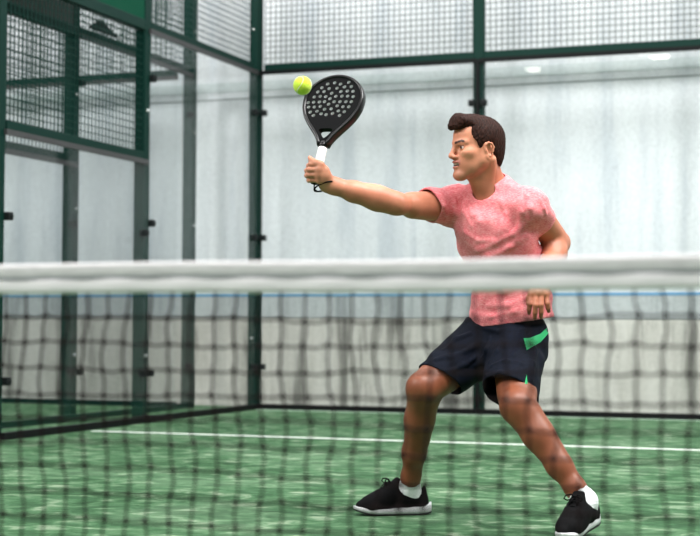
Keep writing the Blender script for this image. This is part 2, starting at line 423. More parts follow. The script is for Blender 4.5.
def field_obj(name, F, lo, hi, h, m, parent, relax=2, colfn=None):
    V, Fc = surface_nets(F, lo, hi, h, relax)
    me = bpy.data.meshes.new(name)
    me.vertices.add(len(V)); me.vertices.foreach_set('co', V.astype(np.float32).ravel())
    me.loops.add(len(Fc)*4); me.loops.foreach_set('vertex_index', Fc.astype(np.int32).ravel())
    me.polygons.add(len(Fc)); me.polygons.foreach_set('loop_start', (np.arange(len(Fc))*4).astype(np.int32))
    me.polygons.foreach_set('use_smooth', np.ones(len(Fc), bool))
    me.update(calc_edges=True); me.validate()
    if colfn is not None:
        c = colfn(V); at_ = me.color_attributes.new('pigment', 'FLOAT_COLOR', 'POINT')
        at_.data.foreach_set('color', np.column_stack([c, np.ones(len(c))]).astype(np.float32).ravel())
    return link(name, me, m, parent)

# ------------------------------------------------------------------ the player: joints measured in the place (metres, in his own frame)
def at(px, py, dep): return CAMP+DV*dep+RV*dep*(px-350)/FPX-UV*dep*(py-268)/FPX
MO = at(500, 340, 5.86); MO[2] = 0
cz_, sz_ = math.cos(YAW), math.sin(YAW)
def loc(Wp):
    v = np.asarray(Wp, float)-MO; return np.array([cz_*v[0]-sz_*v[1], sz_*v[0]+cz_*v[1], v[2]])
def J(px, py, dep): return loc(at(px, py, dep))
CAML = loc(CAMP)
man = empty('person', MO, -YAW)
tag(man, 'man in pink t-shirt and navy shorts lunging with his arm stretched out to the racket', 'person')
def raycast(F, px, py, d0=4.9, off=0.0):
    """point of a surface in line with a place seen in the photo"""
    a = J(px, py, d0); dirv = vnorm(a-CAML); t = 0
    P = a.copy()
    for _ in range(120):
        d = F.ev(P[None])[0]
        if d < 4e-4: break
        t += d*.8
        if t > 2: return None
        P = a+dirv*t
    return P-dirv*off

# frames: forward, left, up
def frame(yaw, pitch=0, roll=0):
    f = np.array([-math.sin(yaw), -math.cos(yaw), 0]); l = np.array([math.cos(yaw), -math.sin(yaw), 0]); u = np.array([0, 0, 1.0])
    f, u = f*math.cos(pitch)+u*math.sin(pitch), u*math.cos(pitch)-f*math.sin(pitch)
    l, u = l*math.cos(roll)+u*math.sin(roll), u*math.cos(roll)-l*math.sin(roll)
    return f, l, u
R_ = math.radians
# ---- joints
def gnd(px, py, z=0):
    v = at(px, py, 1.0)-CAMP; return loc(CAMP+v*((z-CAMP[2])/v[2]))
heelRp = gnd(427.5, 514); toeRp = heelRp+.292*vnorm([-.985, -.17, 0])
heelLp = gnd(593.5, 534); toeLp = heelLp+.295*vnorm([-.50, -.86, 0])
hipR, hipL = J(484, 345, 5.95), J(516, 347, 5.81)
kneeR, ankR = J(423, 389, 5.70), heelRp+(toeRp-heelRp)*.255+np.array([0, 0, .094])
kneeL, ankL = J(518, 407, 5.47), heelLp+(toeLp-heelLp)*.285+np.array([0, 0, .122])
pelv = J(503, 340, 5.88); waist = J(513, 297, 5.86); chest = J(497, 236, 5.81); neck0 = J(492, 194, 5.81)
shR, shL = J(453, 206, 5.90), J(529.5, 208, 5.70)
elbR, wriR = J(397, 204, 5.66), J(327, 184, 5.62)
elbL, wriL = J(557.5, 243, 5.90), J(544, 279, 5.64)
fT, lT, uT = frame(R_(38), R_(-8))
fP, lP, uP = frame(R_(46), R_(-4))
headc = J(477.3, 149.8, 5.74)
fH, lH, uH = frame(R_(69), R_(-3), R_(-2))
def HP(f, l, u): return headc+fH*f+lH*l+uH*u
AH = (fH, lH, uH)

B = Field()
# torso under the clothes
B.ell(pelv+uP*.0, (.105, .15, .12), (fP, lP, uP), .05)
B.ell(waist, (.095, .135, .14), (fT, lT, uT), .06)
B.ell(chest, (.105, .150, .15), (fT, lT, uT), .06)
B.rc(chest+uT*.06, neck0, .10, .06, .05)
B.rc(neck0-uT*.02, shR*.75+neck0*.25, .055, .055, .05); B.rc(neck0-uT*.02, shL*.75+neck0*.25, .055, .055, .05)
# neck
B.rc(neck0-uT*.01-fT*.004, HP(-.022, 0, -.045), .060, .056, .03)
B.rc(neck0+fT*.035+uT*.0, HP(.015, .0, -.085), .036, .034, .03)
B.rc(neck0+fT*.03+lT*.01, HP(-.03, .062, -.04), .012, .014, .025); B.rc(neck0+fT*.03-lT*.01, HP(-.03, -.062, -.04), .012, .014, .025)   # neck cords
# right arm, stretched out
def seg(a, b, t): return a+(b-a)*t
upz = np.array([0, 0, 1.0])
B.rc(shR, elbR, .048, .037, .03)
B.rc(seg(shR, elbR, .25)+upz*.008, seg(shR, elbR, .75)+upz*.003, .043, .036, .03)
B.rc(seg(shR, elbR, .3)-upz*.014, seg(shR, elbR, .72)-upz*.012, .044, .036, .03)
B.ell(shR, (.062, .062, .058), None, .03)
B.chain([elbR, seg(elbR, wriR, .28), seg(elbR, wriR, .62), seg(elbR, wriR, .9), wriR], [.036, .041, .035, .0275, .0265], .03)
B.rc(seg(elbR, wriR, .10)+upz*.002, seg(elbR, wriR, .4)+upz*.004, .033, .034, .03)
# left arm, elbow bent back
B.ell(shL, (.056, .056, .056), None, .03)
B.rc(shL, elbL, .051, .043, .03)
B.rc(seg(shL, elbL, .3)+np.array([.005, -.005, .0]), seg(shL, elbL, .8)+np.array([.004, -.006, 0]), .047, .04, .03)
B.chain([elbL, seg(elbL, wriL, .3), seg(elbL, wriL, .65), seg(elbL, wriL, .92), wriL], [.041, .046, .038, .029, .027], .03)
B.ell(elbL+np.array([.012, .012, .004]), (.03, .03, .03), None, .02)
# legs
def leg(hip, knee, ank, out, fwdk):
    B.rc(hip, knee, .080, .058, .05)
    B.rc(seg(hip, knee, .35)+fwdk*.012, seg(hip, knee, .8)+fwdk*.006, .070, .057, .05)
    sd = vnorm(ank-knee); back = vnorm(-fwdk-sd*(-fwdk@sd)); side = np.cross(sd, back)
    B.ell(knee+fwdk*.014, (.047, .047, .05), None, .03)
    B.ell(knee+fwdk*.034-sd*.004, (.027, .027, .03), None, .025)            # kneecap
    B.rc(knee+sd*.04+fwdk*.026, knee+sd*.075+fwdk*.018, .02, .022, .03)      # below it
    B.chain([knee, seg(knee, ank, .3), seg(knee, ank, .62), seg(knee, ank, .86), ank], [.053, .050, .042, .033, .036], .03)
    c1 = seg(knee, ank, .26)+back*.026
    B.rc(seg(knee, ank, .12)+back*.018+side*.016, seg(knee, ank, .48)+back*.012+side*.012, .040, .030, .03)
    B.rc(seg(knee, ank, .12)+back*.018-side*.016, seg(knee, ank, .42)+back*.014-side*.014, .038, .028, .03)
    B.rc(seg(knee, ank, .45)+back*.016, seg(knee, ank, .98)+back*.024, .028, .014, .03)   # tendon
    B.ell(ank+side*.026, (.016, .016, .018), None, .015); B.ell(ank-side*.026, (.016, .016, .018), None, .015)
    return sd, back, side
fkR = vnorm((kneeR-hipR)+(kneeR-ankR)); fkL = vnorm((kneeL-hipL)+(kneeL-ankL))
sdR, bkR, siR = leg(hipR, kneeR, ankR, 1, fkR); sdL, bkL, siL = leg(hipL, kneeL, ankL, -1, fkL)
# feet inside the shoes


B.chain([ankR, heelRp+np.array([0, 0, .055])+(toeRp-heelRp)*.18], [.033, .028], .02); B.chain([ankR, heelRp+(toeRp-heelRp)*.70+upz*.035], [.031, .022], .02)
B.chain([ankL, heelLp+np.array([0, 0, .088])+(toeLp-heelLp)*.20], [.033, .028], .02); B.chain([ankL, heelLp+(toeLp-heelLp)*.70+upz*.035], [.031, .022], .02)

# ---- right hand closed round the racket handle
gA, gB = J(324.5, 147, 5.610), J(314.5, 187, 5.628)                 # handle axis: throat end, butt end
gd = vnorm(gB-gA)
def hand(wrist, mcps, rm, palm_k=.012):
    for m in mcps: B.rc(wrist, m, .021, .0135, .012)
    for a, b in zip(mcps, mcps[1:]): B.rc(a, b, .0130, .0130, .008)
mR = [J(320.5, 164.5, 5.572), J(319.2, 169.8, 5.570), J(318.8, 175.0, 5.573), J(319.6, 180.2, 5.580)]
hand(wriR, mR, .0135)
B.rc(wriR, J(325, 175, 5.590), .024, .021, .02)
kn = [[(310.6, 164.4, 5.578), (308.6, 165.6, 5.622), (313.5, 167.0, 5.650)],
      [(309.0, 169.8, 5.576), (306.6, 170.6, 5.622), (312.0, 171.6, 5.652)],
      [(308.6, 175.0, 5.580), (306.6, 175.6, 5.624), (311.6, 176.2, 5.654)],
      [(310.6, 180.0, 5.590), (308.8, 180.4, 5.626), (312.6, 180.6, 5.650)]]
for m, q in zip(mR, kn):
    pts = [m]+[J(*p) for p in q]
    B.chain(pts, [.0108, .0096, .0088, .0072], .004)
B.chain([J(327, 180, 5.600), J(324.5, 170, 5.585), J(317.5, 163.2, 5.574), J(311.5, 160.2, 5.582), J(309.6, 157.6, 5.590)], [.018, .015, .0115, .0092, .0074], .008)
# ---- left hand hanging relaxed in front of the hip
mL = [J(531.5, 294, 5.585), J(536.3, 293, 5.575), J(541.3, 293, 5.575), J(546.0, 294.5, 5.585)]
hand(wriL, mL, .0135)
fl = [[(530.0, 304, 5.572), (529.2, 309.5, 5.578), (529.0, 313.2, 5.588)],
      [(535.4, 305, 5.560), (535.0, 312.5, 5.566), (534.8, 318.0, 5.578)],
      [(541.2, 305, 5.560), (541.2, 312.0, 5.566), (541.0, 317.0, 5.578)],
      [(547.2, 303.5, 5.572), (548.2, 308.0, 5.576), (548.6, 311.3, 5.586)]]
for m, q in zip(mL, fl):
    pts = [m]+[J(*p) for p in q]
    B.chain(pts, [.0108, .0096, .0088, .0072], .004)
B.chain([J(540, 283, 5.62), J(533, 290, 5.635), J(529, 298, 5.628), J(528, 304, 5.62)], [.017, .014, .0105, .0078], .008)

# ---- head
B.ell(HP(-.008, 0, .036), (.090, .072, .080), AH, .02)
B.ell(HP(.040, 0, .052), (.050, .060, .056), AH, .02)
B.ell(HP(.036, 0, -.018), (.050, .060, .070), AH, .03)
for s in (-1, 1):
    B.rc(HP(.072, s*.016, -.094), HP(.004, s*.050, -.042), .019, .019, .025)
    B.rc(HP(.004, s*.050, -.042), HP(-.006, s*.060, .0), .018, .017, .02)
    B.ell(HP(.056, s*.046, -.014), (.028, .021, .019), AH, .02)
B.ell(HP(.078, 0, -.094), (.021, .024, .017), AH, .015)
B.ell(HP(.066, 0, -.052), (.028, .034, .030), AH, .02)
for s in (-1, 1): B.ell(HP(.042, s*.036, -.050), (.030, .019, .036), AH, .02)
for s in (-1, 1):
    B.ell(HP(.092, s*.031, .006), (.020, .019, .0135), AH, .012, 's')
    B.rc(HP(.087, s*.010, .026), HP(.068, s*.048, .026), .0105, .0085, .012)
    B.ell(HP(.0715, s*.031, .007), (.0125, .0125, .0125), AH, .001)
    B.rc(HP(.0825, s*.018, .0120), HP(.0745, s*.044, .0105), .0036, .003, .003)     # upper lid
    B.rc(HP(.0815, s*.020, .0015), HP(.0745, s*.042, .0020), .0028, .0026, .003)    # lower lid
B.rc(HP(.089, 0, .021), HP(.1065, 0, -.019), .0080, .0090, .010)
B.ell(HP(.1085, 0, -.023), (.0105, .0105, .0095), AH, .006)
for s in (-1, 1):
    B.ell(HP(.0965, s*.0130, -.0275), (.0120, .0072, .0075), AH, .006)
    B.ell(HP(.101, s*.0065, -.0360), (.006, .0035, .003), AH, .003, 's')
B.chain([HP(.0790, -.029, -.0475), HP(.0945, -.009, -.0455), HP(.0945, .009, -.0455), HP(.0790, .029, -.0475)], [.003, .0050, .0050, .003], .005)
B.chain([HP(.0790, -.028, -.0490), HP(.0925, -.009, -.0645), HP(.0925, .009, -.0645), HP(.0790, .028, -.0490)], [.003, .0058, .0058, .003], .005)
B.ell(HP(.097, 0, -.0545), (.020, .0245, .0058), AH, .003, 's')               # parted lips
B.ell(HP(.079, 0, -.0525), (.010, .021, .0050), AH, .001)                    # teeth
for s in (-1, 1):                                                            # ears
    fe, le, ue = fH*.94-uH*.25, lH*1.0+fH*(-.28)*s, uH*.97+fH*(-.22)
    ae = (vnorm(fe), vnorm(le), vnorm(ue))
    B.ell(HP(-.012, s*.0715, -.008), (.0175, .0070, .030), ae, .006)
    hx = [HP(-.000, s*.0760, .004), HP(.001, s*.0790, .014), HP(-.008, s*.0815, .0215), HP(-.020, s*.0825, .017), HP(-.0275, s*.0815, .004), HP(-.024, s*.0795, -.012), HP(-.014, s*.0765, -.026)]
    B.chain(hx, [.003, .0038, .0042, .0042, .0042, .0042, .0055], .003)
    B.ell(HP(-.010, s*.0800, -.006), (.0095, .0070, .0165), ae, .004, 's')
    B.ell(HP(-.001, s*.0745, -.010), (.0045, .0055, .007), ae, .004)
    B.ell(HP(-.007, s*.0720, -.034), (.0085, .006, .0085), ae, .005)

def smooth(a, b, x): t = np.clip((x-a)/(b-a), 0, 1); return t*t*(3-2*t)
def hash_noise(P, s):
    q = P*s; return .5+.25*(np.sin(q[:, 0]*1.7+np.sin(q[:, 1]*1.3+q[:, 2]))+np.sin(q[:, 1]*2.1+np.sin(q[:, 2]*1.9+q[:, 0]*.7)))
SKIN = np.array(lin('c17a5e')); 
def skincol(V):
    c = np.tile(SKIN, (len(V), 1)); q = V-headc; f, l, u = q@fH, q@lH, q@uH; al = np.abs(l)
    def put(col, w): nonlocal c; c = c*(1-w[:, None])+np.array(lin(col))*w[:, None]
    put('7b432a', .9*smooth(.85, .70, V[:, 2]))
    hd = smooth(-.16, -.12, u)
    put('e39b7c', .7*hd*(f > -.05))
    # stubble along jaw, chin and upper lip
    jaw = smooth(.016, -.03, u+.060-(f-.03)*.15)*smooth(-.125, -.105, u)*smooth(-.02, .012, f)
    put('9a6a52', .45*jaw*(al < .075))
    put('9a6a52', .4*smooth(.018, .010, np.abs(u+.0390))*smooth(.03, .02, al)*(f > .075))
    put('d9a585', .5*smooth(.02, .008, np.sqrt((al-.04)**2+(u+.012)**2))*(f > .03))
    lips = (smooth(.0085, .0065, np.abs(u+.0460+al*.06))+smooth(.0085, .007, np.abs(u+.0655-al*.60)))*smooth(.031, .027, al)*(f > .074)
    put('b3675f', .75*np.clip(lips, 0, 1))
    mouth = (f > .07)*(f < .0915)*(al < .0235)*(np.abs(u+.0550) < .0062); put('2e100e', mouth*.95)
    put('ebe4da', .95*((f > .075)*(f < .0905)*(al < .0200)*(np.abs(u+.0520) < .0032)))
    brow = smooth(.0056, .0034, np.abs(u-(.0245+.26*(np.minimum(al, .040)-.012)-.35*np.maximum(al-.040, 0))))*smooth(.010, .013, al)*smooth(.056, .048, al)*(f > .05)
    put('1c100c', .97*brow)
    r = np.sqrt((f-.0715)**2+(al-.031)**2+(u-.007)**2)
    eye = (r < .0136)*(f > .074)*(np.abs(u-.0070) < .0042); put('d9d0ca', .8*eye)
    iris = eye*(np.sqrt((l-np.sign(l)*.0315)**2+(u-.0075)**2) < .0062); put('1e110c', 1.0*iris)
    lash = smooth(.0024, .0014, np.abs(u-.0135+.02*np.abs(al-.031)))*(al > .0175)*(al < .046)*(f > .068)*(f < .09); put('1c110e', .9*lash)
    # shaved dark hair root on scalp under the hair
    return c
def m_skin():
    m = mat('tanned_skin', 'b87359', .46, 0, .4); k = NT(m)
    a = k.n('ShaderNodeAttribute'); a.attribute_name = 'pigment'
    n1 = k.noise(k.coords(), 26, 4, .6); n2 = k.noise(k.coords(), 170, 3, .6)
    f = k.ramp(n1, [(.3, .86), (.7, 1.0)])
    k.color(k.mix(1.0, a.outputs['Color'], f, 'MULTIPLY')); k.bump(n2, .12, .002)
    k.b.inputs['Subsurface Weight'].default_value = .12; k.b.inputs['Subsurface Radius'].default_value = (.012, .005, .003)
    return m
M['skin'] = m_skin()
LO, HI = (-.85, -.75, .0), (.75, .45, 1.62)
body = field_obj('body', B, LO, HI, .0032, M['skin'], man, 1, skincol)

# ---- hair
HF = Field()
sh_ = Field(); sh_.ell(HP(-.011, 0, .040), (.100, .080, .089), AH, .02); sh_.ell(HP(-.046, 0, -.02), (.055, .064, .07), AH, .03)
sh_.ell(HP(.03, 0, .077), (.060, .062, .048), AH, .02)
mk = Field()
mk.ell(HP(-.01, 0, .135), (.092, .085, .062), AH, .01)
mk.ell(HP(-.075, 0, .030), (.068, .10, .100), AH, .02)
for s in (-1, 1):
    mk.ell(HP(.006, s*.075, .064), (.050, .034, .046), AH, .015)
    mk.rc(HP(.022, s*.074, .030), HP(.016, s*.072, -.010), .0135, .0075, .008)
HF.field(sh_, headc, .16, .0); HF.field(mk, headc, .2, .006, 'i')
HF.chain([HP(.030, -.030, .100), HP(.074, -.024, .103), HP(.098, -.016, .086)], [.024, .021, .0115], .02)
HF.chain([HP(.020, .0, .103), HP(.076, .004, .109), HP(.104, .006, .088)], [.026, .023, .0125], .02)
HF.chain([HP(.030, .030, .098), HP(.072, .030, .102), HP(.092, .030, .085)], [.024, .020, .0105], .02)
HF.chain([HP(.088, .004, .104), HP(.110, .006, .090)], [.017, .009], .01)
for s in (-1, 1): HF.ell(HP(-.012, s*.082, -.008), (.019, .016, .031), AH, .004, 's')
def hairdisp(P):
    q = P-headc; f, l, u = q@fH, q@lH, q@uH
    a = np.arctan2(u-.02, f+.02)
    return .0006*np.sin(l*330+np.sin(f*90+u*40)*2.2+u*60)+.0006*np.sin(l*760+f*330+u*410)+.0009*np.sin(f*410+u*260+l*190+2*np.sin(u*150))
HF.disp(hairdisp)
def m_hair():
    m = mat('dark_brown_hair', '2c1b16', .6, 0, .12); k = NT(m)
    n = k.noise(k.coords((1, 1, .35)), 260, 3, .6); k.color(k.ramp(n, [(.3, '0f0806'), (.7, '3b2018')])); k.bump(n, .6, .004); return m
M['hair'] = m_hair()
field_obj('hair', HF, headc-.17, headc+.17, .0026, M['hair'], man, 0)

# ---- t-shirt
T = Field()
T.ell(J(510, 324, 5.87), (.125, .172, .11), (fP, lP, uP), .05)
T.ell(waist+fT*.008, (.122, .160, .15), (fT, lT, uT), .07)
T.ell(chest+fT*.004, (.126, .166, .165), (fT, lT, uT), .07)
T.ell(J(524, 258, 5.87), (.10, .100, .12), (fT, lT, uT), .05)
T.rc(chest+uT*.06, neck0+uT*.005, .112, .073, .06)
T.rc(neck0-uT*.03, shR*.8+neck0*.2, .068, .064, .05); T.rc(neck0+uT*.005, shL*.75+neck0*.25, .066, .060, .05)
slR, slL = seg(shR, elbR, .46), seg(shL, elbL, .37)
T.ell(shR, (.073, .073, .070), None, .03); T.ell(shL, (.066, .068, .066), None, .03)
T.rc(shR, slR, .069, .066, .035); T.rc(shL, slL, .067, .065, .035)
def fold(pts, r, k=.012, sink=.0):
    """a raised cloth fold laid along the surface"""
    for Fd in (T,):
        q = [raycast(Fd, a, b, 4.9, -r*.55+sink) for a, b in pts]; q = [x for x in q if x is not None]
        n = len(q)
        if n > 1: FOLDS.append((Fd, q, [r*(.35+.65*math.sin(math.pi*(i+.5)/n)) for i in range(n)], k))
FOLDS = []
for pts, r in [([(459, 186), (462, 199), (466, 212), (472, 226)], .010), ([(466, 192), (468, 203), (474, 216)], .009),
               ([(452, 193), (455, 203), (458, 214)], .008), ([(440, 196), (443, 206), (446, 216)], .006),
               ([(472, 262), (490, 256), (510, 247), (526, 236)], .011), ([(478, 250), (495, 243), (512, 234), (524, 224)], .009),
               ([(470, 300), (488, 306), (508, 305), (528, 298)], .010), ([(472, 312), (492, 316), (514, 312)], .008),
               ([(476, 284), (494, 282), (512, 276), (526, 266)], .010), ([(486, 296), (505, 292), (522, 284)], .007),
               ([(520, 200), (521, 212), (520, 226), (516, 240)], .010), ([(527, 196), (530, 208), (531, 220)], .008),
               ([(540, 200), (544, 208), (546, 214)], .006), ([(465, 232), (478, 240), (494, 240)], .007),
               ([(474, 205), (480, 222), (484, 240)], .006), ([(500, 200), (506, 214), (508, 230)], .006)]:
    fold(pts, r)
for Fd, q, r, k in FOLDS: Fd.chain(q, r, k)
def cloth(P, amp=1.0):
    x, y, z = P.T
    w = np.sin(x*31+z*44+1.5*np.sin(z*17+y*9))*np.sin(y*23-z*19+x*12)
    w2 = np.sin(x*75-z*62+2*np.sin(y*40))
    return amp*(.0038*w+.0010*w2)
T.disp(cloth); T.shell(.0065)
T.cutcyl(slR, vnorm(elbR-shR)+np.array([0, 0, -.38]), .12, .3); T.cutcyl(slL, vnorm(elbL-shL)+np.array([.05, 0, 0]), .073, .24)
hem = J(506, 323, 5.86); hn = vnorm(-uT+.10*lT+.03*fT)
T.cutcyl(hem, hn, .4, .4, .003)
T.rc(neck0+uT*.040+fT*.020, neck0+uT*.2+fT*.06, .0625, .100, .004, 's')
T.ell(neck0+fT*.068+lT*.012+uT*.010, (.036, .044, .040), (fT, lT, uT), .01, 's')
def m_shirt():
    m = mat('heathered_pink_jersey', 'ee8c93', .85, 0, .2); k = NT(m)
    n1 = k.noise(k.coords((1, 1, 3.5)), 95, 4, .7); n2 = k.noise(k.coords((1, 1, 2)), 30, 3, .6)
    c = k.ramp(n1, [(.28, 'd44c5c'), (.5, 'f28587'), (.70, 'ffc0bd')])
    c2 = k.ramp(n2, [(.35, 'de6675'), (.65, 'ee949b')])
    k.color(k.mix(.4, c, c2)); k.bump(n1, .15, .002)
    k.b.inputs['Sheen Weight'].default_value = .15; return m
M['shirt'] = m_shirt()
shirt = field_obj('t_shirt', T, LO, HI, .0034, M['shirt'], man, 1)

# ---- shorts
Q = Field()
Q.ell(J(507, 335, 5.88), (.132, .166, .13), (fP, lP, uP), .05)
Q.ell(pelv-uP*.06, (.12, .14, .07), (fP, lP, uP), .06)
hR_, hL_ = seg(hipR, kneeR, .66), seg(hipL, kneeL, .68)
hR_ = J(440, 379, 5.76); hL_ = J(509, 391, 5.56)
Q.rc(hipR+upz*.01, hR_, .112, .092, .06); Q.rc(hipL+upz*.01, hL_, .106, .098, .05)
Q.rc(hL_-.02*upz+np.array([.012, .02, 0]), hipL+np.array([.012, .02, 0]), .094, .10, .03)
FOLDS.clear()
def foldQ(pts, r, k=.012):
    q = [raycast(Q, a, b, 4.9, -r*.5) for a, b in pts]; q = [x for x in q if x is not None]; n = len(q)
    if n > 1: FOLDS.append((Q, q, [r*(.35+.65*math.sin(math.pi*(i+.5)/n)) for i in range(n)], k))
for pts, r in [([(476, 346), (464, 352), (450, 357), (436, 360)], .009), ([(478, 356), (466, 364), (454, 370), (440, 372)], .008),
               ([(470, 334), (456, 340), (444, 350)], .008), ([(490, 338), (488, 350), (483, 360), (476, 366)], .010),
               ([(500, 340), (498, 352), (490, 362)], .009), ([(492, 366), (506, 362), (520, 364)], .008),
               ([(486, 376), (500, 374), (516, 378)], .007), ([(524, 330), (522, 344), (514, 356)], .008),
               ([(536, 350), (532, 364), (530, 380)], .008), ([(478, 326), (500, 332), (520, 330)], .007)]:
    foldQ(pts, r)
for Fd, q, r, k in FOLDS: Fd.chain(q, r, k)
Q.disp(lambda P: cloth(P+.37, .9))
QS = Field(); QS.p = list(Q.p)                                       # solid outside, used to lay the side panels on
Q.shell(.0065)
axR, axL = vnorm(hR_-hipR), vnorm(hL_-hipL)
Q.cutcyl(hR_, vnorm([-.50, -.32, -.80]), .135, .4); Q.cutcyl(hL_+np.array([0, 0, .0]), vnorm([-.34, -.50, -.80]), .150, .4)
Q.cutcyl(J(506, 316, 5.88), uP, .4, .4, .003)
def m_shorts():
    m = mat('navy_sports_fabric', '0b1120', .8, 0, .12); k = NT(m)
    n = k.noise(k.coords(), 120, 3, .6); k.color(k.ramp(n, [(.3, '050912'), (.7, '0c1322')])); k.bump(n, .1, .001); return m
M['shorts'] = m_shorts()
shorts = field_obj('shorts', Q, LO, HI, .0034, M['shorts'], man, 1)
M['green'] = mat('bright_green_panel', '35cf83', .6)
def patch(name, F, poly, m, parent, off=.0035, step=1.3):
    xs = [p[0] for p in poly]; ys = [p[1] for p in poly]
    n = len(poly); pts = [Vector(p) for p in poly]; edges = []; dense = []
    for i in range(n):
        a, b = Vector(poly[i]), Vector(poly[(i+1) % n]); k = max(1, int((b-a).length/step))
        dense += [a.lerp(b, j/k) for j in range(k)]
    N_ = len(dense); inner = []
    def inside(x, y):
        c = False
        for i in range(n):
            x1, y1 = poly[i]; x2, y2 = poly[(i+1) % n]
            if (y1 > y) != (y2 > y) and x < (x2-x1)*(y-y1)/(y2-y1)+x1: c = not c
        return c
    x = min(xs)
    while x < max(xs):
        y = min(ys)
        while y < max(ys):
            if inside(x, y): inner.append(Vector((x, y)))
            y += step
        x += step
    v2, _, f2, *_ = delaunay_2d_cdt(dense+inner, [(i, (i+1) % N_) for i in range(N_)], [list(range(N_))], 1, 1e-4)
    bm = bmesh.new(); vv = []
    for p in v2:
        q = raycast(F, p[0], p[1], 4.9, off); vv.append(bm.verts.new(q) if q is not None else None)
    for f in f2:
        if all(vv[i] is not None for i in f):
            try: bm.faces.new([vv[i] for i in f])
            except ValueError: pass
    r = bmesh.ops.solidify(bm, geom=bm.faces[:], thickness=.002)
    return from_bm(name, bm, m, parent, True)
patch('side_panel', QS, [(523.6, 338.3), (530, 337.9), (540.7, 333.6), (549.5, 325.2), (548.6, 333), (540.7, 342), (526.8, 350)], M['green'], shorts)
patch('hem_panel', QS, [(524.4, 386.0), (526.6, 374.5), (528.4, 389.0)], M['green'], shorts)

# ---- socks and shoes
def m_knit(name, a, b, sc):
    m = mat(name, a, .85, 0, .12); k = NT(m); n = k.noise(k.coords(), sc, 3, .6)
    k.color(k.ramp(n, [(.3, b), (.6, a)])); k.bump(n, .25, .003); return m
M['sock'] = m_knit('white_ribbed_sock', 'eef0f2', 'd5d9dc', 150)
M['upper'] = m_knit('black_knit_upper', '0b0b0d', '050506', 140)
M['sole'] = mat('white_foam_sole', 'd9dadd', .55)
M['outsole'] = mat('black_rubber_outsole', '111113', .8)
M['lace'] = mat('black_lace', '0b0b0d', .8, 0, .1)
def make_sock(ank, knee, heel, toe, tilt, up=.125):
    F = Field(); top = seg(ank, knee, up)
    F.chain([heel+(toe-heel)*.17+upz*.05, ank, seg(ank, knee, .2)], [.037, .0395, .0380], .02)
    F.chain([ank, heel+(toe-heel)*.52+upz*.045], [.040, .033], .02)
    F.disp(lambda P: .0008*np.sin(P[:, 2]*520))
    F.cutcyl(top, vnorm(vnorm(knee-ank)+np.array(tilt)), .2, .3, .002)
    field_obj('sock', F, ank-.16, ank+.16, .0034, M['sock'], man, 1)
make_sock(ankR, kneeR, heelRp, toeRp, [.28, 0, 0]); make_sock(ankL, kneeL, heelLp+upz*.034, toeLp+upz*.006, [-.25, -.0, .1], .135)
